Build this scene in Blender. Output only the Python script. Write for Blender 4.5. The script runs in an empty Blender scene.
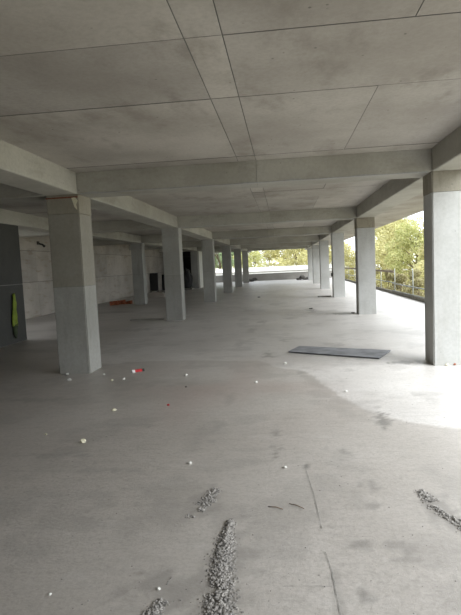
import bpy, bmesh, math, random
import numpy as np
from mathutils import Vector, Matrix, noise

random.seed(7)
rng = np.random.default_rng(7)
C = bpy.context.scene.collection

# ------------------------------------------------------------------ camera
SPAN, Y0 = 7.236, 7.3645             # column spacing, front face of the first column row
XL, XR = -3.048, 2.110               # inner faces of the left and the right column rows
XL2 = -6.25                          # inner face of the second left row
CW = 0.50                            # column width
XW = -9.10                           # left wall face
ZB, ZC = 2.755, 3.068                 # beam underside, ceiling
cam_d = bpy.data.cameras.new('camera')
cam_d.sensor_fit = 'HORIZONTAL'
cam_d.sensor_width = 36.0
cam_d.lens = 498.372 / 461.0 * 36.0
cam_d.clip_start, cam_d.clip_end = 0.05, 500
cam = bpy.data.objects.new('camera', cam_d)
C.objects.link(cam)
cr = Vector((0.99345694, 0.10483119, -0.04531801))
cu = Vector((0.03610954, 0.0881296, 0.99545431))
cf = Vector((-0.10834851, 0.9905774, -0.08376756))
m = Matrix((cr, cu, -cf)).transposed().to_4x4()
m.translation = Vector((0, 0, 1.5739))
cam.matrix_world = m
bpy.context.scene.camera = cam

# ------------------------------------------------------------------ world, exposure
sc = bpy.context.scene
sc.view_settings.view_transform = 'Standard'
sc.view_settings.look = 'None'
sc.view_settings.gamma = 1.0
sc.view_settings.use_curve_mapping = False
sc.view_settings.exposure = 0.82
w = bpy.data.worlds.new('overcast_sky')
sc.world = w
w.use_nodes = True
bg = w.node_tree.nodes['Background']
bg.inputs['Color'].default_value = (0.90, 0.96, 1.03, 1)   # even white overcast sky
bg.inputs['Strength'].default_value = 1.5
sd = bpy.data.lights.new('veiled_sun', 'SUN')             # sun behind thin cloud: broad and soft
sd.energy = 3.7
sd.angle = math.radians(50)
sd.color = (0.96, 0.985, 1.0)
sun = bpy.data.objects.new('veiled_sun', sd)
C.objects.link(sun)
sun.location = (30, -10, 25)
sun.rotation_euler = Vector((0.68, -0.40, 0.68)).to_track_quat('Z', 'Y').to_euler()
sc.cycles.use_denoising = True
sc.cycles.max_bounces = 12
sc.cycles.diffuse_bounces = 9
sc.cycles.sample_clamp_indirect = 6.0

# ------------------------------------------------------------------ materials
def new_mat(name):
    mt = bpy.data.materials.new(name)
    mt.use_nodes = True
    nt = mt.node_tree
    return mt, nt, nt.nodes, nt.links, nt.nodes['Principled BSDF']

def plain(name, col, rough=0.8, metal=0.0, var=0.15, scale=14.0, bump=0.0):
    mt, nt, N, L, b = new_mat(name)
    g = N.new('ShaderNodeNewGeometry')
    n = N.new('ShaderNodeTexNoise'); n.inputs['Scale'].default_value = scale; n.inputs['Detail'].default_value = 5
    L.new(g.outputs['Position'], n.inputs['Vector'])
    r = N.new('ShaderNodeValToRGB')
    r.color_ramp.elements[0].position = 0.3; r.color_ramp.elements[1].position = 0.7
    r.color_ramp.elements[0].color = tuple(max(0, c * (1 - var)) for c in col) + (1,)
    r.color_ramp.elements[1].color = tuple(min(1, c * (1 + var)) for c in col) + (1,)
    L.new(n.outputs['Fac'], r.inputs['Fac']); L.new(r.outputs['Color'], b.inputs['Base Color'])
    b.inputs['Roughness'].default_value = rough; b.inputs['Metallic'].default_value = metal
    if bump:
        bp = N.new('ShaderNodeBump'); bp.inputs['Strength'].default_value = bump; bp.inputs['Distance'].default_value = 0.01
        L.new(n.outputs['Fac'], bp.inputs['Height']); L.new(bp.outputs['Normal'], b.inputs['Normal'])
    return mt

def mix(nt, fac, a, b, mode='MIX'):
    x = nt.nodes.new('ShaderNodeMix'); x.data_type = 'RGBA'; x.blend_type = mode
    for sock, v in ((x.inputs['Factor'], fac), (x.inputs['A'], a), (x.inputs['B'], b)):
        if isinstance(v, (int, float)): sock.default_value = v
        elif isinstance(v, tuple): sock.default_value = v if len(v) == 4 else v + (1,)
        else: nt.links.new(v, sock)
    return x.outputs['Result']

def nz(nt, vec, scale, detail=4, rough=0.55, stretch=None):
    if stretch:
        mp = nt.nodes.new('ShaderNodeMapping'); mp.inputs['Scale'].default_value = stretch
        nt.links.new(vec, mp.inputs['Vector']); vec = mp.outputs['Vector']
    n = nt.nodes.new('ShaderNodeTexNoise')
    n.inputs['Scale'].default_value = scale; n.inputs['Detail'].default_value = detail; n.inputs['Roughness'].default_value = rough
    nt.links.new(vec, n.inputs['Vector'])
    return n.outputs['Fac']

def ramp(nt, fac, lo, hi, v0=0.0, v1=1.0):
    r = nt.nodes.new('ShaderNodeMapRange'); r.interpolation_type = 'SMOOTHSTEP'
    r.inputs['From Min'].default_value = lo; r.inputs['From Max'].default_value = hi
    r.inputs['To Min'].default_value = v0; r.inputs['To Max'].default_value = v1
    nt.links.new(fac, r.inputs['Value'])
    return r.outputs['Result']

def concrete(name, base, light, stain, stain_amt=0.5, streak=(0.7, 0.7, 4.0), pits=0.6, rough=0.86, objvar=True):
    """cast concrete: large mottling, stretched streaks, cloudy stains and small blow holes"""
    mt, nt, N, L, b = new_mat(name)
    g = N.new('ShaderNodeNewGeometry').outputs['Position']
    big = nz(nt, g, 0.9, 4)
    c = mix(nt, ramp(nt, big, 0.32, 0.68), base, light)
    st = nz(nt, g, 1.7, 6, 0.65, streak)
    c = mix(nt, ramp(nt, st, 0.5, 0.72, 0, stain_amt), c, stain)
    fine = nz(nt, g, 26, 5, 0.7)
    c = mix(nt, ramp(nt, fine, 0.35, 0.7, 0, 0.22), c, tuple(x * 0.6 for x in base))
    if objvar:
        oi = N.new('ShaderNodeObjectInfo')
        c = mix(nt, 1.0, c, mix(nt, oi.outputs['Random'], (0.88, 0.875, 0.87), (1.06, 1.055, 1.04)), 'MULTIPLY')
    if pits:
        v = N.new('ShaderNodeTexVoronoi'); v.inputs['Scale'].default_value = 9.0
        L.new(g, v.inputs['Vector'])
        holes = ramp(nt, v.outputs['Distance'], 0.05, 0.12, 1, 0)
        gate = ramp(nt, nz(nt, g, 2.3, 2), 0.52, 0.62)
        mm = N.new('ShaderNodeMath'); mm.operation = 'MULTIPLY'
        L.new(holes, mm.inputs[0]); L.new(gate, mm.inputs[1])
        m2 = N.new('ShaderNodeMath'); m2.operation = 'MULTIPLY'; m2.inputs[1].default_value = pits
        L.new(mm.outputs[0], m2.inputs[0])
        c = mix(nt, m2.outputs[0], c, tuple(x * 0.35 for x in base))
    L.new(c, b.inputs['Base Color'])
    b.inputs['Roughness'].default_value = rough
    b.inputs['Specular IOR Level'].default_value = 0.3
    bp = N.new('ShaderNodeBump'); bp.inputs['Strength'].default_value = 0.35; bp.inputs['Distance'].default_value = 0.006
    L.new(fine, bp.inputs['Height']); L.new(bp.outputs['Normal'], b.inputs['Normal'])
    return mt

M = {}
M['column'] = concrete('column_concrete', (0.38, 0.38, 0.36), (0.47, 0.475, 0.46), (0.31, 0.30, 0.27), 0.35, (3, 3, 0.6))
M['column_shaded'] = concrete('shaded_greenish_concrete', (0.292, 0.29, 0.265), (0.365, 0.362, 0.335), (0.23, 0.225, 0.195), 0.45, (3, 3, 0.6))  # column concrete darkened: shade of the left rows put into its colour
M['column_dusty'] = concrete('dusty_column_concrete', (0.28, 0.265, 0.22), (0.35, 0.335, 0.285), (0.22, 0.20, 0.16), 0.5, (3, 3, 0.6))
M['column_cap'] = concrete('column_cap_concrete', (0.27, 0.245, 0.19), (0.35, 0.33, 0.27), (0.20, 0.165, 0.115), 0.7, (4, 4, 0.7))
M['beam'] = concrete('beam_concrete', (0.36, 0.35, 0.305), (0.46, 0.45, 0.40), (0.26, 0.245, 0.205), 0.45, (0.9, 0.9, 3.0))
M['ceiling'] = concrete('ceiling_concrete', (0.375, 0.35, 0.31), (0.49, 0.465, 0.42), (0.27, 0.245, 0.21), 0.7, (1.1, 0.55, 1), 0.8)
M['joint'] = concrete('joint_concrete', (0.17, 0.165, 0.15), (0.21, 0.205, 0.19), (0.13, 0.125, 0.115), 0.3, pits=0, objvar=False)
M['wall'] = concrete('wall_concrete', (0.43, 0.395, 0.34), (0.55, 0.51, 0.45), (0.30, 0.235, 0.16), 0.6, (0.8, 0.8, 3.5))
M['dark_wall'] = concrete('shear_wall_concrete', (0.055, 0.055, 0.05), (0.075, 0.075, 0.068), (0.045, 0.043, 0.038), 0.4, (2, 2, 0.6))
M['pale'] = concrete('pale_coping_concrete', (0.78, 0.78, 0.76), (0.84, 0.84, 0.82), (0.66, 0.66, 0.63), 0.3, pits=0)
M['parapet'] = concrete('parapet_concrete', (0.30, 0.29, 0.27), (0.37, 0.36, 0.34), (0.24, 0.23, 0.21), 0.4)
M['mortar'] = plain('crumbled_mortar', (0.27, 0.255, 0.235), 0.95, 0, 0.5, 45, 0.8)
M['damp_grit'] = plain('dark_grit', (0.24, 0.23, 0.21), 0.95, 0, 0.3, 40, 0.8)
M['crumb'] = plain('plaster_crumb', (0.66, 0.65, 0.60), 0.9, 0, 0.1, 60)
M['cream_crumb'] = plain('cream_foam_crumb', (0.66, 0.62, 0.46), 0.9, 0, 0.1, 60)
M['steel'] = plain('weathered_sheet', (0.235, 0.24, 0.25), 0.8, 0.0, 0.3, 4.0)
M['steel_edge'] = plain('sheet_edge', (0.05, 0.05, 0.05), 0.8, 0, 0.2)
M['galv'] = plain('galvanised_tube', (0.30, 0.315, 0.29), 0.6, 0.0, 0.1)
M['timber'] = plain('weathered_timber', (0.30, 0.25, 0.19), 0.85, 0, 0.25, 9)
M['grey_timber'] = plain('grey_timber', (0.24, 0.23, 0.20), 0.85, 0, 0.25, 9)
M['rust_timber'] = plain('red_brown_timber', (0.20, 0.075, 0.045), 0.85, 0, 0.25, 20)
M['red'] = plain('red_print', (0.55, 0.03, 0.035), 0.6, 0, 0.1)
M['white_print'] = plain('white_print', (0.80, 0.78, 0.76), 0.6, 0, 0.05)
M['orange'] = plain('orange_brick', (0.32, 0.10, 0.045), 0.9, 0, 0.25, 12, 0.4)
M['hivis'] = plain('yellow_green_cloth', (0.20, 0.26, 0.03), 0.85, 0, 0.25, 9)
M['dark_cloth'] = plain('dark_green_cloth', (0.05, 0.065, 0.03), 0.85, 0, 0.25, 9)
M['black'] = plain('black_plastic', (0.018, 0.018, 0.018), 0.6, 0, 0.3, 5)
M['dark_metal'] = plain('dark_metal', (0.06, 0.055, 0.05), 0.6, 0.3, 0.2)
M['bark'] = plain('bark', (0.16, 0.12, 0.085), 0.95, 0, 0.3, 12, 0.5)
M['soil'] = plain('rough_ground', (0.30, 0.27, 0.17), 0.95, 0, 0.35, 0.7)
M['rubble'] = plain('dark_rubble', (0.10, 0.095, 0.085), 0.95, 0, 0.4, 18, 0.6)

def leaf_mat(name, c1, c2):
    mt, nt, N, L, b = new_mat(name)
    g = N.new('ShaderNodeNewGeometry').outputs['Position']
    c = mix(nt, ramp(nt, nz(nt, g, 1.4, 4), 0.35, 0.65), c1, c2)
    c = mix(nt, ramp(nt, nz(nt, g, 9, 2), 0.4, 0.7, 0, 0.5), c, tuple(min(1, x * 1.25) for x in c2))
    L.new(c, b.inputs['Base Color'])
    b.inputs['Roughness'].default_value = 0.7
    tr = N.new('ShaderNodeBsdfTranslucent'); L.new(c, tr.inputs['Color'])
    ms = N.new('ShaderNodeMixShader'); ms.inputs[0].default_value = 0.4
    L.new(b.outputs[0], ms.inputs[1]); L.new(tr.outputs[0], ms.inputs[2])
    L.new(ms.outputs[0], N['Material Output'].inputs['Surface'])
    return mt
M['leaf_olive'] = leaf_mat('olive_leaves', (0.42, 0.40, 0.17), (0.62, 0.58, 0.31))
M['leaf_green'] = leaf_mat('green_leaves', (0.36, 0.38, 0.14), (0.56, 0.55, 0.26))
M['leaf_blue'] = leaf_mat('grey_green_leaves', (0.16, 0.23, 0.12), (0.33, 0.40, 0.24))
M['leaf_brown'] = leaf_mat('dry_leaves', (0.22, 0.19, 0.09), (0.36, 0.33, 0.17))

def floor_material():
    mt, nt, N, L, b = new_mat('screed_floor')
    g = N.new('ShaderNodeNewGeometry').outputs['Position']
    c = mix(nt, ramp(nt, nz(nt, g, 0.7, 5), 0.3, 0.7), (0.535, 0.51, 0.48), (0.635, 0.61, 0.58))
    # trowel streaks that run across the floor
    s = nz(nt, g, 4.0, 8, 0.75, (0.7, 3.0, 1))
    c = mix(nt, ramp(nt, s, 0.45, 0.7, 0, 0.30), c, (0.38, 0.36, 0.335))
    s2 = nz(nt, g, 2.2, 5, 0.65, (0.6, 1.6, 1))
    c = mix(nt, ramp(nt, s2, 0.55, 0.75, 0, 0.5), c, (0.72, 0.71, 0.69))
    f = nz(nt, g, 34, 6, 0.8)
    c = mix(nt, ramp(nt, f, 0.42, 0.7, 0, 0.5), c, (0.33, 0.315, 0.29))
    c = mix(nt, ramp(nt, nz(nt, g, 11, 6, 0.7), 0.5, 0.68, 0, 0.35), c, (0.36, 0.345, 0.32))
    at = N.new('ShaderNodeAttribute'); at.attribute_name = 'stain'
    sep = N.new('ShaderNodeSeparateColor'); L.new(at.outputs['Color'], sep.inputs[0])
    c = mix(nt, sep.outputs[0], c, mix(nt, 1.0, c, (0.67, 0.645, 0.615), 'MULTIPLY'))     # damp screed, and the left aisle's painted shade
    c = mix(nt, sep.outputs[1], c, (0.19, 0.18, 0.165))                                  # dark spots and painted shade at column feet
    c = mix(nt, sep.outputs[2], c, (0.34, 0.25, 0.22))                                   # red brick dust
    L.new(c, b.inputs['Base Color'])
    b.inputs['Roughness'].default_value = 0.40
    b.inputs['Specular IOR Level'].default_value = 0.6
    rough_n = nz(nt, g, 13, 6, 0.75)
    ad = N.new('ShaderNodeMath'); ad.operation = 'MULTIPLY_ADD'; ad.inputs[1].default_value = 0.5
    L.new(f, ad.inputs[0]); L.new(rough_n, ad.inputs[2])
    bp = N.new('ShaderNodeBump'); bp.inputs['Strength'].default_value = 0.35; bp.inputs['Distance'].default_value = 0.012
    L.new(ad.outputs[0], bp.inputs['Height']); L.new(bp.outputs['Normal'], b.inputs['Normal'])
    return mt
M['floor'] = floor_material()

# ------------------------------------------------------------------ helpers
def mesh_from(name, verts, faces, mat, smooth=False):
    me = bpy.data.meshes.new(name)
    me.from_pydata([tuple(v) for v in verts], [], [tuple(f) for f in faces])
    me.materials.append(mat if not isinstance(mat, str) else M[mat])
    if smooth: me.polygons.foreach_set('use_smooth', [True] * len(me.polygons))
    me.update()
    return me

def link(name, me, parent=None, loc=(0, 0, 0), rot=None, kind=None):
    o = bpy.data.objects.new(name, me); C.objects.link(o)
    o.location = loc
    if rot: o.rotation_euler = rot
    if parent: o.parent = parent
    if kind: o['kind'] = kind
    return o

def tag(o, label, cat, group=None):
    o['label'] = label; o['category'] = cat
    if group: o['group'] = group
    return o

def thing(name, label, cat, loc=(0, 0, 0), rot=None, group=None):
    return tag(link(name, None, None, loc, rot), label, cat, group)

def box_me(name, lo, hi, mat, bev=0.006, rough=0.0):
    bm = bmesh.new()
    bmesh.ops.create_cube(bm, size=1)
    for v in bm.verts:
        v.co = Vector([lo[i] + (v.co[i] + .5) * (hi[i] - lo[i]) for i in range(3)])
        if rough: v.co += Vector((random.uniform(-rough, rough), random.uniform(-rough, rough), random.uniform(-rough, rough)))
    if bev:
        bmesh.ops.bevel(bm, geom=bm.edges[:], offset=bev, segments=1, affect='EDGES')
    me = bpy.data.meshes.new(name); bm.to_mesh(me); bm.free()
    me.materials.append(M[mat])
    return me

def box(name, lo, hi, mat, parent=None, bev=0.006, kind=None, rough=0.0):
    """box given in world coordinates; its origin at the middle of its base"""
    o = Vector(((lo[0] + hi[0]) / 2, (lo[1] + hi[1]) / 2, lo[2]))
    me = box_me(name, Vector(lo) - o, Vector(hi) - o, mat, bev, rough)
    p = parent.matrix_basis.translation if parent else Vector()
    return link(name, me, parent, o - p, None, kind)

def tube_me(name, pts, radii, mat, n=8, cap=True):
    pts = [Vector(p) for p in pts]; vs, fs = [], []
    for i, p in enumerate(pts):
        d = (pts[min(i + 1, len(pts) - 1)] - pts[max(i - 1, 0)]).normalized()
        a = d.cross(Vector((0, 0, 1)) if abs(d.z) < .9 else Vector((1, 0, 0))).normalized(); b2 = d.cross(a)
        r = radii[i] if hasattr(radii, '__len__') else radii
        for k in range(n):
            t = 2 * math.pi * k / n
            vs.append(p + a * (r * math.cos(t)) + b2 * (r * math.sin(t)))
    for i in range(len(pts) - 1):
        for k in range(n):
            fs.append((i * n + k, i * n + (k + 1) % n, (i + 1) * n + (k + 1) % n, (i + 1) * n + k))
    if cap:
        fs.append(tuple(range(n))[::-1]); fs.append(tuple(range((len(pts) - 1) * n, len(pts) * n)))
    return mesh_from(name, vs, fs, mat, True)

def lump_me(name, mat, seed, sub=2, squash=0.6, amp=0.3):
    bm = bmesh.new(); bmesh.ops.create_icosphere(bm, subdivisions=sub, radius=1)
    for v in bm.verts:
        k = 1 + amp * noise.noise(v.co * 1.7 + Vector((seed * 7.3, seed * 1.9, 0)))  + amp * .6 * noise.noise(v.co * 4 + Vector((0, seed * 3.1, 5)))
        v.co *= k; v.co.z *= squash
    zmin = min(v.co.z for v in bm.verts)
    for v in bm.verts: v.co.z -= zmin
    me = bpy.data.meshes.new(name); bm.to_mesh(me); bm.free(); me.materials.append(M[mat])
    return me

ORD = ['first', 'second', 'third', 'fourth', 'fifth', 'sixth', 'seventh', 'eighth']
YE = 48.3                            # far edge of the deck
YB = -22.0                            # edge of the deck behind the camera
XE = 4.95                            # right edge of the deck

# ------------------------------------------------------------------ floor
def axis(lo, hi, flo, fhi, fine, coarse):
    a = list(np.arange(lo, flo, coarse)) + list(np.arange(flo, fhi, fine)) + list(np.arange(fhi, hi, coarse)) + [hi]
    return np.array(a)
gx = axis(-10.2, XE, -4.6, 3.4, 0.04, 0.4)
gy = np.concatenate([axis(YB, 12.0, 1.6, 11.99, 0.04, 0.4)[:-1], np.arange(12.0, 27.0, .1), np.arange(27.0, YE, .4), [YE]])
X, Y = np.meshgrid(gx, gy)
nx, ny = len(gx), len(gy)
def snoise(x, y, s, seed):           # smooth lattice value noise
    r = np.random.default_rng(seed).random((96, 96))
    u, v = x * s + 500, y * s + 500
    i, j = np.floor(u).astype(int), np.floor(v).astype(int)
    fu, fv = u - i, v - j
    fu, fv = fu * fu * (3 - 2 * fu), fv * fv * (3 - 2 * fv)
    g = lambda a, b: r[a % 96, b % 96]
    return (g(i, j) * (1 - fu) + g(i + 1, j) * fu) * (1 - fv) + (g(i, j + 1) * (1 - fu) + g(i + 1, j + 1) * fu) * fv
sm = lambda t: np.clip(t, 0, 1) ** 2 * (3 - 2 * np.clip(t, 0, 1))
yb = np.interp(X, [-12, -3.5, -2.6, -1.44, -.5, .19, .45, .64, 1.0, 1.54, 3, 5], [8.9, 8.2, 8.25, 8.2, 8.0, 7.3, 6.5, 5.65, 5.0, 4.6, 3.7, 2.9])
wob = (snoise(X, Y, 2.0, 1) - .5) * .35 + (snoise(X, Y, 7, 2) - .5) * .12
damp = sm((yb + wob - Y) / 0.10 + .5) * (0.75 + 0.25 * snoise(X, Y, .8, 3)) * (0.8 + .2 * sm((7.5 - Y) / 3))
damp = np.maximum(damp, sm((-3.3 - X) / 1.2) * sm((19 - Y) / 6) * (.75 + .25 * snoise(X, Y, .5, 21)))          # shade of the left aisle, painted in as a darker floor
spots = np.zeros_like(X)
def spot(x, y, rx, ry, amt, seed):
    d = np.sqrt(((X - x) / rx) ** 2 + ((Y - y) / ry) ** 2) * .9 + (snoise(X, Y, 9, seed) - .5) * 1.1 + (snoise(X, Y, 23, seed + 1) - .5) * 1.1
    np.maximum(spots, min(.9, amt * 1.35) * sm((1.0 - d) / .6), out=spots)
def floor_xy(px, py):
    d = cr * ((px - 230.5) / 498.372) - cu * ((py - 307.5) / 498.372) + cf
    return -1.5739 / d.z * d.x, -1.5739 / d.z * d.y
for px, py, rx, ry, amt in [(380, 417, .07, .22, .75), (386, 428, .05, .1, .6), (276, 434, .05, .14, .5), (276, 452, .06, .14, .6), (268, 355, .10, .35, .5), (262, 322, .12, .4, .35), (290, 318, .2, .3, .3), (311, 310, .18, .7, .5),
        (306, 467, .02, .03, .8), (345, 452, .05, .07, .4), (372, 485, .05, .06, .4), (371, 505, .05, .05, .4), (360, 545, .06, .05, .4), (395, 545, .1, .06, .35), (408, 560, .07, .05, .35), (365, 595, .04, .05, .5), (375, 600, .03, .03, .5),
        (300, 372, .08, .2, .3), (335, 345, .2, .3, .25), (408, 362, .28, .12, .55), (345, 313.5, .45, .25, .55), (252, 330, .12, .5, .3), (240, 345, .1, .4, .25), (285, 340, .1, .3, .3), (250, 310, .3, .5, .3), (275, 304, .3, .6, .3),  # the wide spots at the right columns' feet are painted cast shadows
        (120, 470, .35, .05, .25), (60, 455, .3, .06, .3), (160, 505, .3, .05, .25), (170, 590, .25, .12, .35), (90, 520, .3, .04, .25), (230, 400, .06, .3, .25), (215, 430, .08, .25, .25), (30, 400, .5, .12, .3), (130, 425, .35, .08, .25),
        (205, 503, .10, .2, .35), (438, 508, .10, .25, .4), (228, 575, .15, .5, .35), (338, 590, .03, .2, .3), (420, 395, .1, .1, .3), (350, 370, .1, .1, .25), (60, 330, .7, .3, .4), (130, 330, .8, .3, .35), (120, 312, .8, .5, .4), (40, 350, .5, .3, .4)]:
    x_, y_ = floor_xy(px, py)
    spot(x_, y_, rx, ry, amt, int(px * 3 + py))
blot = sm((snoise(X, Y, 2.6, 31) * .6 + snoise(X, Y, 7, 32) * .4 - .56) / .2) * .22
spots = np.maximum(spots, blot)
dust = sm((snoise(X, Y, 1.6, 8) - .45) / .4) * np.exp(-(((X + .8) / 1.1) ** 2 + ((Y - 6.4) / 1.5) ** 2)) * .42
zz = np.where(damp > .3, 0, 0.0) + (snoise(X, Y, 1.2, 12) - .5) * .003
vs = np.stack([X.ravel(), Y.ravel(), zz.ravel()], 1)
ii = np.arange(nx * ny).reshape(ny, nx)
quads = np.stack([ii[:-1, :-1], ii[:-1, 1:], ii[1:, 1:], ii[1:, :-1]], -1).reshape(-1, 4)
fme = bpy.data.meshes.new('floor')
fme.vertices.add(len(vs)); fme.vertices.foreach_set('co', vs.ravel())
fme.loops.add(quads.size); fme.loops.foreach_set('vertex_index', quads.ravel())
fme.polygons.add(len(quads)); fme.polygons.foreach_set('loop_start', np.arange(0, quads.size, 4)); fme.polygons.foreach_set('use_smooth', np.ones(len(quads), bool))
fme.update(); fme.validate()
at = fme.color_attributes.new('stain', 'FLOAT_COLOR', 'POINT')
at.data.foreach_set('color', np.stack([damp, spots, dust, np.ones_like(damp)], -1).ravel().astype(np.float32))
fme.materials.append(M['floor'])
floor = link('floor', fme, None, kind='structure')
box('slab_edge', (-10.2, YB, -0.35), (XE, YE, -0.006), 'parapet', floor, 0)

def crack(pts, wid):                 # narrow open crack: a sunken dark ribbon with ragged sides
    v, f = [], []
    P = []
    for a, b2 in zip(pts, pts[1:]):
        n = max(2, int(math.dist(a, b2) / .03))
        P += [(a[0] + (b2[0] - a[0]) * i / n, a[1] + (b2[1] - a[1]) * i / n) for i in range(n)]
    P.append(pts[-1])
    for i, (x, y) in enumerate(P):
        d = Vector((P[min(i + 1, len(P) - 1)][0] - P[max(i - 1, 0)][0], P[min(i + 1, len(P) - 1)][1] - P[max(i - 1, 0)][1])).normalized()
        n = Vector((-d.y, d.x)) * wid * random.uniform(.3, 1.0); j = Vector((random.uniform(-1, 1), random.uniform(-1, 1))) * wid * .7
        v += [(x + n.x + j.x, y + n.y + j.y, .0025), (x - n.x + j.x, y - n.y + j.y, .0025)]
    for i in range(len(P) - 1): f.append((2 * i, 2 * i + 1, 2 * i + 3, 2 * i + 2))
    link('crack', mesh_from('crack', v, f, 'damp_grit'), floor)
crack([(.11, 3.76), (.15, 3.3), (.17, 2.85)], .0022)
crack([(.17, 2.62), (.19, 2.45), (.20, 2.0)], .0026)
crack([(-.06, 2.32), (.05, 2.325), (.18, 2.33)], .0015)

# ------------------------------------------------------------------ ceiling: slab with the panels its formwork left
HX0, HX1, HY0, HY1 = -9.0, -7.2, 10.6, 13.8      # unseen slab opening, added behind the shear wall to light the left wall
ceiling = box('ceiling', (HX1, YB, ZC + .03), (XR + CW, YE + .3, ZC + .3), 'joint', None, 0, 'structure')
box('slab', (XR + CW, Y0, ZC + .03), (4.62, YE + .3, ZC + .3), 'joint', ceiling, 0)      # cantilever, left off before the first column to let light in
for y0, y1, x0 in ((YB, HY0, -10.2), (HY0, HY1, -10.2), (HY1, YE + .3, -10.2)):
    box('slab', (x0, y0, ZC + .03), (HX0 if y0 == HY0 else HX1, y1, ZC + .3), 'joint', ceiling, 0)
G, G2 = 0.0017, 0.006
def panel(x0, x1, y0, y1):
    dz = random.uniform(0, .005)
    o = box('panel', (x0 + G, y0 + G2, ZC + dz), (x1 - G, y1 - G2, ZC + .035), 'ceiling', ceiling, .002)
    o.data.materials.append(M['joint'])                  # cement slurry in the joints
    for p_ in o.data.polygons:
        if abs(p_.normal.z) < .9: p_.material_index = 1
for k in range(-1, 6):
    a = Y0 + k * SPAN + CW; b_ = Y0 + (k + 1) * SPAN
    if k == 5: b_ = YE + .3
    rows = [(b_ - .34, b_, 1), (b_ - 2.78, b_ - .34, 1), (b_ - 4.0, b_ - 2.78, 0), (b_ - 6.44, b_ - 4.0, 1), (a, b_ - 6.44, 0)]
    if k == 5: rows = [(a, a + 1.22, 0), (a + 1.22, a + 3.66, 1), (a + 3.66, b_, 0)]
    for y0, y1, split in rows:
        xs = [XL, -.595, -.34, .875, XR] if split and y1 - y0 > 1 else [XL, -.595, -.34, XR]
        for x0, x1 in zip(xs, xs[1:]): panel(x0, x1, y0, y1)
    if k > 2: rows = [(a, (a + b_) / 2, 0), ((a + b_) / 2, b_, 0)]
    for y0, y1, split in rows:
        if y1 - y0 < 1 and k > 1: pass
        xs = [XL2, -4.85, XL - CW] if split else [XL2, XL - CW]
        for x0, x1 in zip(xs, xs[1:]): panel(x0, x1, y0, y1)
    if k == 0:
        panel(HX1, XL2 - CW, a, HY1); panel(-10.1, HX1, a, HY0)
    else: panel(-10.1, XL2 - CW, a, (a + b_) / 2); panel(-10.1, XL2 - CW, (a + b_) / 2, b_)
    if k >= 0:
        panel(XR + CW, 4.62, a - CW, (a - CW + b_) / 2); panel(XR + CW, 4.62, (a - CW + b_) / 2, b_)

# ------------------------------------------------------------------ beams
for x, nm in ((XL - CW, 'long concrete beam running lengthwise over the left row of columns'),
              (XR, 'long concrete beam running lengthwise over the right row of columns'),
              (XL2 - CW, 'long dim concrete beam running lengthwise far left, before the pale wall')):
    t = thing('concrete_beam', nm, 'beam', (x + CW / 2, Y0, ZB))
    for k in range(-1, 6):
        y0 = Y0 + k * SPAN if k >= 0 else YB
        if k == -1: y1 = Y0
        else: y1 = Y0 + (k + 1) * SPAN if k < 5 else YE + .25
        o = box('beam_segment', (x, y0 + .002, ZB), (x + CW, y1 - .002, ZC + .03), 'beam', t, .012, rough=.004)
for k in range(0, 6):
    y = Y0 + k * SPAN
    lab = ORD[k] + ' concrete cross beam overhead, spanning the middle aisle' if k else 'nearest concrete cross beam overhead, spanning the middle aisle'
    if k == 5: lab = 'farthest concrete cross beam overhead, framing the bright far opening'
    t = thing('concrete_beam', lab, 'beam', ((XL + XR) / 2, y + CW / 2, ZB))
    for x0, x1 in ((XL, -.595), (-.595, -.34), (-.34, XR)):
        box('beam_segment', (x0 + .0008, y + random.uniform(0, .003), ZB + random.uniform(0, .004)), (x1 - .0008, y + CW, ZC + .03), 'beam', t, .004, rough=.002)
    # splash of grout that bled out along the lower arris
    bm_v, bm_f = [], []
    xx = np.arange(XL + .05, XR - .05, .05)
    for i, x in enumerate(xx):
        h = .006 + .03 * max(0, noise.noise(Vector((x * 3, k * 7.1, 0))) + .1)
        bm_v += [(x, y - .006, ZB - .001), (x, y - .002, ZB + h), (x, y + .05, ZB - .004)]
    for i in range(len(xx) - 1):
        a = 3 * i
        bm_f += [(a, a + 3, a + 4, a + 1), (a + 2, a + 5, a + 3, a)]
    link('grout_edge', mesh_from('grout_edge', bm_v, bm_f, 'column'), t, Vector((0, 0, 0)) - t.location)
    lab = ['dim', 'second dim', 'third dim', 'fourth dim', 'fifth dim', 'farthest dim'][k] + ' concrete cross beam in the left-hand aisle' + (', beside the nearest left column' if k == 0 else ', counted from the front' if k < 5 else '')
    t = thing('concrete_beam', lab, 'beam', ((XL2 + XL - CW) / 2, y + CW / 2, ZB))
    box('beam_segment', (XL2, y, ZB), (XL - CW, y + CW, ZC + .03), 'beam', t, .012, rough=.004)
    if k >= 1:
        lab = ORD[k - 1] + ' concrete cross beam meeting the pale left wall, counted from the front'
        t = thing('concrete_beam', lab, 'beam', ((XW + XL2 - CW) / 2, y + CW / 2, ZB))
        box('beam_segment', (XW + .005, y, ZB), (XL2 - CW, y + CW, ZC + .03), 'beam', t, .012, rough=.004)

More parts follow.
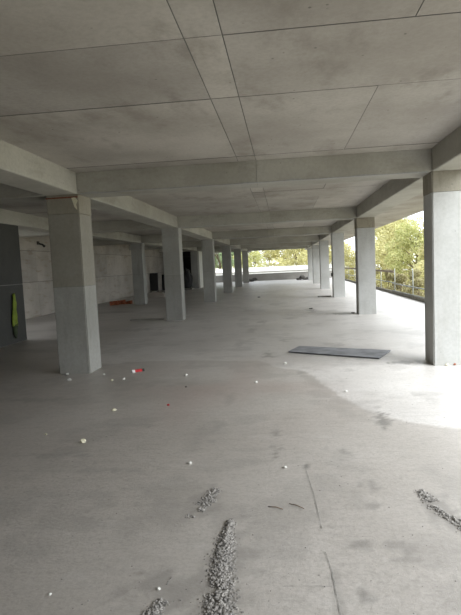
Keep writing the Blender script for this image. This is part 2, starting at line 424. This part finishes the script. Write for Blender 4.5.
# ------------------------------------------------------------------ columns
ZJ, ZCAP = 1.36, 2.47
shared = {}
def col_mesh(part, dy):
    key = (part, dy)
    if key not in shared:
        z0, z1, mt = {'lower_shaft': (0, ZJ - .003, 'column'), 'upper_shaft': (ZJ + .003, ZCAP - .003, 'column'), 'shaft': (0, ZCAP - .003, 'column'), 'column_cap': (ZCAP + .002, ZB, 'column_cap'),
                      'joint_line': (ZJ - .004, ZJ + .004, 'joint')}[part]
        ins = .004 if part == 'joint_line' else (-.003 if part == 'column_cap' else 0)
        bm = bmesh.new(); bmesh.ops.create_cube(bm, size=1)
        for v in bm.verts:
            v.co = Vector((v.co.x * (CW - 2 * ins), v.co.y * (dy - 2 * ins), z0 + (v.co.z + .5) * (z1 - z0)))
        if part != 'joint_line':
            ed = [e for e in bm.edges if abs(e.verts[0].co.z - e.verts[1].co.z) > .1]
            bmesh.ops.bevel(bm, geom=ed, offset=.014, segments=2, affect='EDGES')
            bmesh.ops.subdivide_edges(bm, edges=[e for e in bm.edges if abs(e.verts[0].co.z - e.verts[1].co.z) > .1], cuts=14)
            for v in bm.verts:      # slightly uneven, chipped arrises
                n = noise.noise(Vector((v.co.x * 5, v.co.y * 5, v.co.z * 6 + dy * 9)))
                v.co.x *= 1 + .008 * n; v.co.y *= 1 + .008 * n
        me = bpy.data.meshes.new(part); bm.to_mesh(me); bm.free(); me.materials.append(M[mt])
        shared[key] = me
    return shared[key]
def column(x0, y0, dy, label, group, joint=True, cap=False, dusty=False):
    t = thing('concrete_column', label, 'column', (x0 + CW / 2, y0 + dy / 2, 0), group=group)
    for p_ in (('lower_shaft', 'upper_shaft', 'column_cap', 'joint_line') if joint else ('shaft', 'column_cap')):
        me = col_mesh(p_, dy)
        mt = 'column_cap' if p_ == 'column_cap' and cap else 'joint' if p_ == 'joint_line' else 'column_dusty' if p_ == 'upper_shaft' and dusty else 'column_shaded' if joint else 'column'
        if me.materials[0] != M[mt]:
            key = (p_, dy, mt)
            if key not in shared:
                shared[key] = me.copy(); shared[key].materials[0] = M[mt]
            me = shared[key]
        o = link(p_, me, t)
        if p_ == 'column_cap' and cap: o['label'] = 'brown-stained topmost pour of the column'
    return t
for k in range(6):
    y = Y0 + k * SPAN
    lab = 'bare concrete column, nearest on the left, with a red-brown timber strip at its top' if k == 0 else (ORD[k] + ' bare concrete column from the front in the row left of the aisle' if k < 5 else 'last concrete column of the left row, standing at the bright far opening')
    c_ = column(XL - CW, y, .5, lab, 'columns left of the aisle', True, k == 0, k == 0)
    if k == 0:
        o = box('timber_strip', (XL - CW - .005, y - .012, 2.700), (XL - .0, y - .0035, 2.722), 'rust_timber', c_, .002)
        o['label'] = 'red-brown timber strip'
        bmv = [(-.06, -.262, 2.70), (.0, -.262, 2.71), (.035, -.262, 2.66), (.01, -.262, 2.60), (.02, -.262, 2.52), (-.02, -.262, 2.56), (-.04, -.262, 2.64)]
        bmv = [(a + .21, b2, c2) for a, b2, c2 in bmv]
        vv = bmv + [(a, -.2545, c2) for a, b2, c2 in bmv]; n = len(bmv)
        ff = [tuple(range(n))] + [(i, i + n, (i + 1) % n + n, (i + 1) % n) for i in range(n)]
        o = link('grout_run', mesh_from('grout_run', vv, ff, 'cream_crumb'), c_); o['label'] = 'pale run of grout under the timber strip'
    lab = 'sunlit pale concrete column, nearest on the right, cut by the picture edge' if k == 0 else (ORD[k] + ' pale concrete column from the front in the row right of the aisle' if k < 5 else 'last pale concrete column of the right row, standing at the bright far opening')
    if k == 0: lab = 'broad pale concrete column, nearest on the right and cut by the photo edge'
    c_ = column(XR, y, .455, lab, 'columns right of the aisle', False, k < 2)
    if k == 2:
        o = box('bracket', (XR - .06, y + .12, .90), (XR - .002, y + .3, 1.06), 'dark_metal', c_, .01); o['label'] = 'dark bracket clamped to the column side'
for k in (2, 3, 4):
    y = Y0 + k * SPAN
    lab = [None, None, 'dim concrete column before the pale wall, right of the orange rubble',
           'dim concrete column of the far left row, behind the second left column', 'dim concrete column of the far left row, beside the black covered stack'][k]
    column(XL2 - CW, y, .5, lab, 'columns in the far left row')

# ------------------------------------------------------------------ walls on the left
def panel_wall(name, ax, pos, thick, a0, a1, zs, cuts, mat):
    """wall of cast panels; ax 'x' = face at x=pos looking to +x, 'y' = face at y=pos looking to -y"""
    if ax == 'x': root = box(name, (pos - thick, a0, 0), (pos - .02, a1, zs[-1]), 'joint', None, 0, 'structure')
    else: root = box(name, (a0, pos + .02, 0), (a1, pos + thick, zs[-1]), 'joint', None, 0, 'structure')
    n = max(1, round((a1 - a0) / cuts)); st = (a1 - a0) / n
    for i in range(n):
        for z0, z1 in zip(zs, zs[1:]):
            d = random.uniform(0, .004); g = .009
            u0, u1 = a0 + i * st + g * .4, a0 + (i + 1) * st - g * .4
            if ax == 'x': box('panel', (pos - .025, u0, z0 + g), (pos - d, u1, z1 - g), mat, root, .003)
            else: box('panel', (u0, pos + d, z0 + g), (u1, pos + .025, z1 - g), mat, root, .003)
    return root
panel_wall('wall_left', 'x', XW, .25, YB + .1, 40.0, [0, 1.3, 2.44, ZC + .03], 2.5, 'wall')
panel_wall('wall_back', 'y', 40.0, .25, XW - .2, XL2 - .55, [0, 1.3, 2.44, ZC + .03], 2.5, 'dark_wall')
panel_wall('wall_light_block', 'y', -3.0, .25, XW - .2, 1.2, [0, 1.3, 2.44, ZC + .03], 2.5, 'dark_wall')       # unseen, added behind the camera to block light
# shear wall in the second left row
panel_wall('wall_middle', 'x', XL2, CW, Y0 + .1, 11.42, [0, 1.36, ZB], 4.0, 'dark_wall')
t = panel_wall('wall_end', 'x', XL2 + .02, .3, 36.9, 39.9, [0, ZB], 3.0, 'pale')

# ------------------------------------------------------------------ far end: parapet, outer walls
par = box('trim_1', (-10.2, YE - .22, 0), (XR + 2.8, YE, .63), 'parapet', None, .01, 'structure')
box('coping', (-10.2, YE - .26, .63), (XR + 2.8, YE + .04, .67), 'parapet', par, .008)
t = thing('boundary_wall', 'low white outer wall with grey coping beyond the far opening', 'wall', (0, 54, -3))
box('wall_body', (-40, 54, -3), (5.5, 54.3, .72), 'pale', t, .01)
box('coping', (-40, 53.93, .72), (5.5, 54.37, .82), 'parapet', t, .01)
t = thing('boundary_wall', 'white outer wall farther back, right below the trees beyond the far opening', 'wall', (0, 62, -3))
box('wall_body', (-40, 62, -3), (6.5, 62.3, 1.12), 'pale', t, .01)
box('coping', (-40, 61.93, 1.12), (6.5, 62.37, 1.2), 'pale', t, .01)
gv = []
gxs, gys = np.linspace(-120, 120, 61), np.linspace(-60, 180, 61)
for y in gys:
    for x in gxs: gv.append((x, y, -3.0 + .25 * noise.noise(Vector((x * .1, y * .1, 0)))))
gf = [(j * 61 + i, j * 61 + i + 1, (j + 1) * 61 + i + 1, (j + 1) * 61 + i) for j in range(60) for i in range(60)]
link('ground', mesh_from('ground', gv, gf, 'soil', True), None, kind='structure')

# ------------------------------------------------------------------ guard rail on the right edge
gr = thing('guard_rail', 'galvanised tube guard rail with timber toe board along the right deck edge', 'railing', (4.85, Y0, 0))
def ch(name, me, lab=None):
    o = link(name, me, gr, -gr.location)
    if lab: o['label'] = lab
ys = [10.2, 13.3, 16.4, 19.5, 22.6, 25.7, 28.8, 31.9, 35.0, 38.1, 41.2, 44.3, 47.4]
for y in ys:
    ch('post', tube_me('post', [(4.85, y, 0), (4.85, y, 1.12)], .02, 'galv'))
    ch('base_plate', box_me('base_plate', (4.78, y - .07, 0), (4.92, y + .07, .012), 'galv', .002))
for y0, y1 in ((9.9, 16.5), (16.3, 22.9)):
    ch('rail', tube_me('rail', [(4.81, y0, .46), (4.81, (y0 + y1) / 2, .455), (4.81, y1, .47)], .026, 'galv'))
    ch('rail', tube_me('rail', [(4.81, y0, .16), (4.81, y1, .15)], .022, 'galv'))
for a, b2 in zip(ys[4:], ys[5:]):
    ch('top_rail', box_me('top_rail', (4.80, a, .93), (4.83, b2 - .01, 1.03), 'timber', .004), 'brown timber top rail')
    ch('rail', tube_me('rail', [(4.81, a, .5), (4.81, b2, .5)], .022, 'galv'))
for a, b2 in zip(ys, ys[1:]):
    ch('toe_board', box_me('toe_board', (4.79, a + .02, 0.005), (4.825, b2 - .02, .13), 'grey_timber', .004), 'dark timber toe board')

# ------------------------------------------------------------------ trees
def foliage_me(name, blobs, n, leaf, mat, seed):
    r = np.random.default_rng(seed)
    wts = np.array([b2[3] ** 2 for b2 in blobs]); idx = r.choice(len(blobs), n, p=wts / wts.sum())
    B = np.array(blobs)[idx]
    d = r.normal(size=(n, 3)); d /= np.linalg.norm(d, axis=1)[:, None]
    rad = B[:, 3] * (0.62 + 0.45 * r.random(n) ** .6)
    P = B[:, :3] + d * rad[:, None] * np.array([1, 1, .82])
    u = r.normal(size=(n, 3)); u /= np.linalg.norm(u, axis=1)[:, None]
    v = np.cross(u, r.normal(size=(n, 3))); v /= np.linalg.norm(v, axis=1)[:, None]
    s = leaf * (.6 + .8 * r.random(n))[:, None]
    V = np.stack([P - u * s, P + v * s * .45, P + u * s, P - v * s * .45], 1).reshape(-1, 3)
    me = bpy.data.meshes.new(name)
    me.vertices.add(4 * n); me.vertices.foreach_set('co', V.ravel())
    me.loops.add(4 * n); me.loops.foreach_set('vertex_index', np.arange(4 * n))
    me.polygons.add(n); me.polygons.foreach_set('loop_start', np.arange(0, 4 * n, 4))
    me.update(); me.materials.append(M[mat])
    return me
def tree_proto(h, cr_, mat, seed, trunk=.14, low=.25, n=9000, leaf=.13):
    rr = random.Random(seed)
    blobs = []; sticks = []
    tp = [(0, 0, -.1)] + [(rr.uniform(-.15, .15) * i / 3, rr.uniform(-.15, .15) * i / 3, h * .75 * i / 5) for i in range(1, 6)]
    for i in range(26):
        t_ = low + (1 - low) * rr.random()
        a = rr.uniform(0, 6.28); prof = math.sin(math.pi * min(1, .18 + .8 * (t_ - low) / (1 - low))) ** .7
        q = cr_ * prof * rr.uniform(.35, .95)
        rb = cr_ * rr.uniform(.24, .42)
        blobs.append((q * math.cos(a), q * math.sin(a), h * t_ - rb * .4, rb))
        sticks.append(((0, 0, h * t_ * .7), (q * math.cos(a) * .6, q * math.sin(a) * .6, h * t_ * .88), blobs[-1][:3]))
    tm = tube_me('trunk', tp, [trunk * (1 - .14 * i) for i in range(6)], 'bark')
    v, f = [], []
    for s in sticks:
        me = tube_me('stick', s, [trunk * .35, trunk * .22, trunk * .08], 'bark', 5)
        o = len(v); v += [x.co.copy() for x in me.vertices]; f += [tuple(o + i for i in p_.vertices) for p_ in me.polygons]
        bpy.data.meshes.remove(me)
    return tm, mesh_from('branches', v, f, 'bark', True), foliage_me('foliage', blobs, n, leaf, mat, seed)
protos = {'olive': tree_proto(8.2, 3.0, 'leaf_olive', 1), 'green': tree_proto(8.6, 3.1, 'leaf_green', 2), 'grey': tree_proto(10.0, 2.3, 'leaf_blue', 3, low=.3),
          'olive2': tree_proto(7.4, 3.2, 'leaf_olive', 4), 'dry': tree_proto(4.3, 1.05, 'leaf_brown', 5, .06, .1, 4200, .09)}
def tree(kind, x, y, s, rz, label, name='tree', cat='tree', group=None):
    t = thing(name, label, cat, (x, y, -3.05), (0, 0, rz), group); t.scale = (s, s, s)
    for nm, me in zip(('trunk', 'branches', 'foliage'), protos[kind]):
        o = link(nm, me, t)
        if nm == 'foliage': o['kind'] = 'stuff'
kinds = {'olive': 'olive-yellow tree', 'olive2': 'broad olive-yellow tree', 'green': 'fresh green tree', 'grey': 'tall grey-green tree'}
for i, q in enumerate([('olive', 13.2, 41.5, .98, 0), ('green', 12.4, 48.5, .94, 1.1), ('olive2', 12.6, 56.0, 1.15, 2.0), ('olive', 12.8, 64.0, 1.15, 3.3), ('olive2', 14.6, 74.0, 1.0, 4.1)]):
    tree(*q, kinds[q[0]] + ' beyond the guard rail, ' + ORD[i] + ' from the near end', group='trees beyond the guard rail')
for i, q in enumerate([('green', 20.2, 48, 1.1, 1), ('olive', 20.4, 57, 1.15, 2), ('grey', 21.0, 65, 1.1, 0), ('olive2', 23.6, 76, 1.25, 3), ('grey', 19, 87, 1.3, 4)]):
    tree(*q, kinds[q[0]] + ' in the right back row, ' + ORD[i] + ' from the near end', group='back row of trees on the right')
for i, (x, y, s, rz) in enumerate([(8.3, 26.2, .92, 0), (7.6, 29.2, .9, 2), (9.9, 31.4, 1.0, 4), (7.5, 33.2, .95, 1), (9.0, 35.2, 1.0, 3), (7.9, 37.5, .95, 5), (8.4, 41.5, 1.0, 0.5), (8.2, 46, 1.0, 2.5)]):
    tree('dry', x, y, s * .86, rz, 'brownish dry shrub beyond the rail, ' + ORD[i] + ' from the near end', 'shrub', 'shrub', 'dry shrubs beyond the guard rail')
for i, q in enumerate([('olive', -15.5, 69, 1.0, 5), ('grey', -8.8, 69, 1.0, 2), ('green', -4.0, 69, .82, 3), ('olive', 1.8, 69, .92, 4), ('olive2', 8.2, 69, .9, 4)]):
    tree(*q, kinds[q[0]] + ' beyond the far white wall, ' + ORD[i] + ' from the left', group='trees beyond the far wall')
for i, (x, s) in enumerate([(-9.5, 1.25), (-.6, 1.25), (7.0, 1.15)]):
    tree('olive' if i else 'green', x, 79, s, i, 'tall tree closing the view at the far end, ' + ORD[i] + ' from the left', group='tall trees closing the far view')

# ------------------------------------------------------------------ things on the floor
def sheet():
    A, B2, C2, D = Vector((.03, 8.72)), Vector((.24, 9.26)), Vector((1.76, 8.58)), Vector((1.45, 7.93))
    t = thing('sheet_panel', 'flat blue-grey board lying on the floor right of the aisle', 'board', (.87, 8.6, 0))
    def slab(name, g, z0, z1, mat):
        ctr = (A + B2 + C2 + D) / 4
        q = [ctr + (p_ - ctr) * g for p_ in (A, D, C2, B2)]
        v = [(p_.x - .87, p_.y - 8.6, z) for z in (z0, z1) for p_ in q]
        f = [(3, 2, 1, 0), (4, 5, 6, 7)] + [(i, (i + 1) % 4, (i + 1) % 4 + 4, i + 4) for i in range(4)]
        return link(name, mesh_from(name, v, f, mat), t)
    slab('board_core', .985, .002, .022, 'steel_edge')['label'] = 'dark board edge'
    slab('face_sheet', 1.0, .022, .028, 'steel')
sheet()

lumps = {m_: [lump_me('crumb', m_, i, 2, .62, .35) for i in range(4)] for m_ in ('crumb', 'cream_crumb', 'rubble', 'orange', 'mortar', 'red')}
def bit(name, x, y, r, m_, label, cat, i=0, group=None, sx=1.0):
    o = link(name, lumps[m_][i % 4], None, (x, y, .0005), (0, 0, i * 1.7)); r *= .85; o.scale = (r * sx, r, r)
    return tag(o, label, cat, group)
G1 = 'pale crumbs on the floor'
cr_list = [
 (67.6, 375, -3.36, 7.33, .030, 'crumb', 'white crumb touching the foot of the nearest left column'),
 (69.4, 380.5, -3.22, 7.08, .032, 'crumb', 'white crumb just in front of the nearest left column'),
 (104, 375, -2.83, 7.26, .022, 'crumb', 'small white crumb at the right foot of the nearest left column'),
 (112, 381, -2.62, 6.92, .022, 'cream_crumb', 'small cream crumb between the left column and the red-white packet'),
 (124, 380, -2.47, 6.98, .028, 'crumb', 'white crumb just left of the red-white packet'),
 (114, 411, -2.02, 5.47, .030, 'cream_crumb', 'cream crumb lying left of the red scrap'),
 (83, 443, -1.96, 4.42, .034, 'cream_crumb', 'largest cream crumb, alone on the grey floor at left'),
 (186, 376, -1.55, 7.12, .030, 'crumb', 'white crumb on the reddish patch in the middle of the floor'),
 (190, 464, -.98, 3.85, .018, 'crumb', 'tiny white crumb in the middle foreground'),
 (50, 595, -1.03, 2.27, .010, 'crumb', 'tiny white crumb in the lower left foreground'),
 (158.7, 590, -.64, 2.27, .011, 'crumb', 'white crumb on top of the lower left mortar crumbs'),
 (157, 611, -.62, 2.13, .009, 'crumb', 'white crumb nearest the bottom edge of the photo'),
 (46, 435, -2.38, 4.6, .014, 'cream_crumb', 'tiny cream crumb near the left edge of the photo'),
 (285, 468, -.05, 3.75, .017, 'crumb', 'tiny white crumb beside the floor crack'),
 (346, 392, .75, 5.9, .022, 'crumb', 'small white crumb right of the damp edge'),
 (256, 383, -.45, 6.7, .026, 'crumb', 'small white crumb in the middle before the damp edge'),
 (285, 364, -.03, 7.85, .030, 'crumb', 'small white crumb left of the flat board'),
]
import mathutils
def floor_at(px, py):                # floor point under a measured photo position, used only to read off the lay-out
    d = cr * ((px - 230.5) / 498.372) - cu * ((py - 307.5) / 498.372) + cf
    return Vector((0, 0, 1.5739)) + d * (-1.5739 / d.z)
for i, (px, py, x, y, r, m_, lab) in enumerate(cr_list):
    q = floor_at(px, py); bit('plaster_crumb', q.x, q.y, r, m_, lab, 'crumb', i, G1)
q = floor_at(168.3, 405.5); bit('red_scrap', q.x, q.y, .017, 'red', 'small red scrap on the floor in the left foreground', 'scrap', 1, sx=1.6)
q = floor_at(186, 387.5); bit('red_scrap', q.x, q.y, .016, 'rubble', 'tiny dark chip below the white crumb on the reddish patch', 'scrap', 2)
q = floor_at(454, 365); bit('orange_scrap', q.x, q.y, .03, 'orange', 'small orange scrap at the foot of the nearest right column', 'scrap', 3, sx=1.5)
q = floor_at(447, 365.5); bit('cream_scrap', q.x, q.y, .022, 'cream_crumb', 'small cream scrap beside the orange scrap', 'scrap', 2, sx=1.5)

# crushed packet, red with white ends
q = floor_at(138, 371.5)
t = thing('crushed_packet', 'crushed red and white packet on the floor right of the left column', 'packet', (q.x, q.y, 0), (0, 0, .55))
def crumple(name, x0, x1, mat, seed):
    v, f = [], []
    nx_, ny_ = 7, 5
    for j in range(ny_):
        for i in range(nx_):
            u, w_ = i / (nx_ - 1), j / (ny_ - 1)
            z = .008 + .030 * math.sin(math.pi * w_) ** .6 + .012 * noise.noise(Vector((u * 5 + x0 * 30, w_ * 4, seed)))
            v.append((x0 + (x1 - x0) * u, -.035 + .07 * w_, max(.004, z)))
    n = len(v); v += [(a, b2, .001) for a, b2, c2 in v]
    for j in range(ny_ - 1):
        for i in range(nx_ - 1):
            a = j * nx_ + i; f += [(a, a + 1, a + nx_ + 1, a + nx_), (n + a, n + a + nx_, n + a + nx_ + 1, n + a + 1)]
    rim = [i for i in range(nx_)] + [j * nx_ + nx_ - 1 for j in range(1, ny_)] + [(ny_ - 1) * nx_ + i for i in range(nx_ - 2, -1, -1)] + [j * nx_ for j in range(ny_ - 2, 0, -1)]
    for a, b2 in zip(rim, rim[1:] + rim[:1]): f.append((b2, a, n + a, n + b2))
    return link(name, mesh_from(name, v, f, mat), t)
crumple('packet_body', -.05, .06, 'red', 1)
crumple('packet_end', -.095, -.05, 'white_print', 2)['label'] = 'white end of the packet'
crumple('packet_end', .06, .10, 'dark_metal', 3)['label'] = 'dark open end of the packet'

# dried, crumbled mortar
def spill(label, path, half, hmax, seed, n, cut=-.28):
    rr = random.Random(seed); v, f = [], []
    base = []
    for m_ in ('mortar',):
        for i in range(4):
            bm = bmesh.new(); bmesh.ops.create_icosphere(bm, subdivisions=1, radius=1)
            for q in bm.verts: q.co *= 1 + .55 * noise.noise(q.co * 1.9 + Vector((i * 5.1, seed, 0)))
            base.append(([q.co.copy() for q in bm.verts], [tuple(x.index for x in p_.verts) for p_ in bm.faces])); bm.free()
    seg = [math.dist(p_[:2], q[:2]) for p_, q in zip(path, path[1:])]; tot = sum(seg)
    for _ in range(n):
        t_ = rr.random() * tot; i = 0
        while t_ > seg[i] and i < len(seg) - 1: t_ -= seg[i]; i += 1
        u = t_ / seg[i]; (ax, ay, aw), (bx, by, bw) = path[i], path[i + 1]
        wd = (aw + (bw - aw) * u) * half; off = max(-1.9, min(1.9, rr.gauss(0, .55)))
        cx, cy = ax + (bx - ax) * u + off * wd, ay + (by - ay) * u + rr.uniform(-.02, .02)
        if noise.noise(Vector((cx * 9, cy * 9, seed * 2.3))) < cut + .15 * abs(off): continue
        r = rr.choice((.003, .003, .004, .005, .005, .006, .008)) * (1.15 - .3 * abs(off))
        cz = max(0, hmax * (1 - off * off)) * rr.random() + r * .3
        bv, bf = rr.choice(base); R = Matrix.Rotation(rr.uniform(0, 6.3), 3, 'Z') @ Matrix.Rotation(rr.uniform(0, 6.3), 3, 'X')
        o = len(v); sx, sy, sz = r * rr.uniform(.8, 1.5), r * rr.uniform(.8, 1.3), r * rr.uniform(.6, 1)
        for q in bv:
            q = R @ q; v.append((cx + q.x * sx, cy + q.y * sy, max(.0005, cz + q.z * sz)))
        f += [tuple(o + k for k in p_) for p_ in bf]
    o = link('mortar_spill', mesh_from('mortar_spill', v, f, 'mortar', False), None, kind='stuff')
    return tag(o, label, 'mortar')
spill('long ridge of crumbled grey mortar on the floor, bottom centre', [(-.38, 2.93, .35), (-.385, 2.75, .7), (-.38, 2.5, 1.0), (-.36, 2.25, 1.15), (-.33, 1.95, 1.4)], .062, .014, 1, 2800, -.62)
spill('patch of crumbled mortar, lower left of the long ridge', [(-.58, 2.38, .8), (-.59, 2.27, 1.0), (-.66, 2.1, .9), (-.66, 1.98, .8)], .045, .008, 2, 800)
spill('thin patch of mortar crumbs, above and left of the long ridge', [(-.53, 3.38, .7), (-.57, 3.2, 1.0), (-.63, 2.98, .8)], .055, .006, 3, 500)
spill('patch of mortar crumbs at the right edge of the foreground', [(.86, 3.36, .6), (.90, 3.15, 1.0), (.97, 2.95, .9), (1.02, 2.8, .7)], .055, .008, 4, 800)
gritv, gritf = [], []
for i in range(420):                 # loose grit that lies all over the screed
    gy_ = 2.0 + 7 * random.random() ** 1.5; gx_ = random.uniform(-.52, .42) * gy_; r = random.choice((.002, .002, .003, .004, .005))
    a0 = random.uniform(0, 6.3); o_ = len(gritv)
    gritv += [(gx_ + r * random.uniform(.7, 1.3) * math.cos(a0 + k * 1.571), gy_ + r * random.uniform(.7, 1.3) * math.sin(a0 + k * 1.571), .0) for k in range(4)] + [(gx_, gy_, r * .9)]
    gritf += [(o_ + k, o_ + (k + 1) % 4, o_ + 4) for k in range(4)]
link('grit', mesh_from('grit', gritv, gritf, 'damp_grit'), floor, kind='stuff')

# twigs
for (a, b2), lab in ((((268, 507.5), (283, 510)), 'thin dark twig on the floor, left one of two'), (((289, 504.5), (304, 509.5)), 'thin dark twig on the floor, right one of two')):
    p_, q = floor_at(*a), floor_at(*b2); mid = (p_ + q) / 2
    o = link('twig', tube_me('twig', [p_ - mid + Vector((0, 0, .006)), Vector((.003, .006, .009)), q - mid + Vector((0, 0, .006))], [.002, .0035, .0025], 'bark', 6), None, (mid.x, mid.y, 0))
    tag(o, lab, 'twig', 'twigs in the foreground')

# dark strips and dark bits farther away
def dark_strip(px0, px1, wid, h, lab, mat='grey_timber', name='floor_strip', cat='plank'):
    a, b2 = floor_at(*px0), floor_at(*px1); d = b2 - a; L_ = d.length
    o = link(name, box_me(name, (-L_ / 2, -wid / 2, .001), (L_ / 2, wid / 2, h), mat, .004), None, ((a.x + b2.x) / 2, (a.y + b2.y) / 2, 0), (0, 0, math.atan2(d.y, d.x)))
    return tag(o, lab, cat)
dark_strip((131, 320.5), (164, 319.6), .14, .04, 'dark flat strip on the floor left of the second left column')
dark_strip((318, 297.2), (331, 296.6), .16, .05, 'dark strip standing in for shade at the foot of the third right column')  # flat strip added where the column's shade falls
for i, (px, py, r, lab) in enumerate([(311, 309, .06, 'dark clod of rubble on the bright floor, right half of the aisle'), (259, 297.5, .08, 'dark clod of rubble in the middle of the aisle, far back'),
                                      (353, 313.2, .05, 'small dark clod at the foot of the second right column')]):
    q = floor_at(px, py); o = bit('rubble_clod', q.x, q.y, r, 'rubble', lab, 'rubble', i, sx=1.5); o.scale.z = r * .5
def heap(px, py, n, spread, m_, lab, cat, seed, size=.16):
    rr = random.Random(seed); q = floor_at(px, py)
    t = thing('rubble_heap', lab, cat, (q.x, q.y, 0))
    for i in range(n):
        o = link('rubble_lump', lumps[m_][i % 4], t, (rr.uniform(-1, 1) * spread, rr.uniform(-.3, .3) * spread, 0 if i % 3 else size * .4), (0, 0, rr.uniform(0, 6)))
        s = size * rr.uniform(.6, 1.3); o.scale = (s * 1.3, s, s)
heap(252, 281.6, 9, .5, 'rubble', 'dark rubble heap before the parapet, left end of the far opening', 'rubble', 1, .2)
heap(303, 279.8, 8, .45, 'rubble', 'dark rubble heap before the parapet, right end of the far opening', 'rubble', 2, .2)

# orange broken bricks by the left wall
GB = 'orange broken bricks by the pale wall'
rr = random.Random(11)
q0, q1 = floor_at(111.5, 305.6), floor_at(131, 304.0)
for i in range(7):
    u = i / 6; p_ = q0.lerp(q1, u)
    me = box_me('broken_brick', (-.13, -.04, 0), (.13 - rr.uniform(0, .08), .04, .13 + rr.uniform(0, .08)), 'orange', .012, .012)
    o = link('broken_brick', me, None, (p_.x, p_.y + rr.uniform(-.02, .02), .012), (0, 0, rr.uniform(-.25, .25) + 1.5))
    tag(o, 'orange-red broken brick by the pale wall, ' + ORD[i] + ' from the left', 'brick', GB)

# pale block and dark boards against the dim back of the left side
q = floor_at(155, 297.2)
t = thing('insulation_stack', 'low stack of pale boards on the floor, right of the orange bricks', 'boards', (q.x, q.y, 0), (0, 0, -.1))
for i in range(4):
    me = box_me('board', (-.66 + .02 * (i % 2), -.4, .002 + i * .062), (.66, .4 - .02 * (i % 2), .06 + i * .062), 'wall', .004)
    link('board', me, t)
for (bx_, pw, hz, lab) in ((-8.74, .56, 1.30, 'taller black board standing upright at the dim back, behind the pale stack'), (-7.98, .42, 1.18, 'shorter black board standing upright beside the taller black one')):
    t = thing('black_board', lab, 'board', (bx_, 33.0, 0))
    o = link('board_sheet', box_me('board_sheet', (-pw / 2, -.03, .10), (pw / 2, .03, hz), 'black', .008), t, (0, 0, 0), (-.06, 0, 0))
    link('foot_block', box_me('foot_block', (-pw / 2 - .02, -.09, 0), (-pw / 2 + .1, .12, .12), 'grey_timber', .006), t)
    link('foot_block', box_me('foot_block', (pw / 2 - .1, -.09, 0), (pw / 2 + .02, .12, .12), 'grey_timber', .006), t)
t = thing('covered_stack', 'tall black-sheeted stack at the dim back, beside the pale wall end', 'stack', (-6.85, 35.0, 0))
bm = bmesh.new(); bmesh.ops.create_icosphere(bm, subdivisions=4, radius=1)
for v in bm.verts:
    n = noise.noise(v.co * 2.2)
    v.co = Vector((v.co.x * .34 * (1.25 - .45 * max(0, v.co.z)), v.co.y * .34, (v.co.z + 1) * .75)) * (1 + .12 * n)
    v.co.z = max(0, v.co.z)
me = bpy.data.meshes.new('plastic_cover'); bm.to_mesh(me); bm.free(); me.materials.append(M['black'])
link('plastic_cover', me, t)
link('pallet', box_me('pallet', (-.42, -.42, 0), (.42, .42, .1), 'grey_timber', .006), t)

# yellow-green cloth hanging on the shear wall
t = thing('hanging_cloth', 'long yellow-green cloth hanging on the dark wall at the left edge', 'cloth', (XL2, 10.87, 0))
def hang(name, w0, w1, z0, z1, mat, off, seed):
    v, f = [], []
    for j in range(15):
        u = j / 14; z = z1 + (z0 - z1) * u; wd = w0 + (w1 - w0) * u ** 1.5
        for i in range(9):
            s = i / 8 - .5
            v.append((off + .018 * math.sin(s * 22 + u * 2 + seed) + .02 * noise.noise(Vector((s * 4, u * 5, seed))), s * wd + .03 * math.sin(u * 4 + seed), z + .02 * math.cos(s * 9)))
    n = len(v); v += [(a - .012, b2, c2) for a, b2, c2 in v]
    for j in range(14):
        for i in range(8):
            a = j * 9 + i; f += [(a, a + 1, a + 10, a + 9), (n + a, n + a + 9, n + a + 10, n + a + 1)]
    rim = list(range(9)) + [j * 9 + 8 for j in range(1, 15)] + [14 * 9 + i for i in range(7, -1, -1)] + [j * 9 for j in range(13, 0, -1)]
    for a, b2 in zip(rim, rim[1:] + rim[:1]): f.append((b2, a, n + a, n + b2))
    return link(name, mesh_from(name, v, f, mat, True), t)
hang('cloth_body', .12, .18, .42, 1.15, 'hivis', .055, 1)
hang('cloth_tail', .14, .05, .14, .50, 'dark_cloth', .05, 2)['label'] = 'dark tail of the cloth'
link('nail', tube_me('nail', [(.0, 0.02, 1.14), (.08, 0.02, 1.15)], .008, 'dark_metal', 6), t)

# small dark fitting high on the pale wall
t = thing('wall_fitting', 'small dark fitting hanging high on the pale left wall', 'fitting', (XW + .06, 17.9, 2.66))
link('mount', box_me('mount', (-.06, -.06, .02), (.0, .06, .14), 'dark_metal', .008), t)
link('drop_arm', tube_me('drop_arm', [(-.02, 0, .06), (.1, 0.05, .02), (.16, .12, -.06)], [.03, .035, .05], 'black', 8), t)
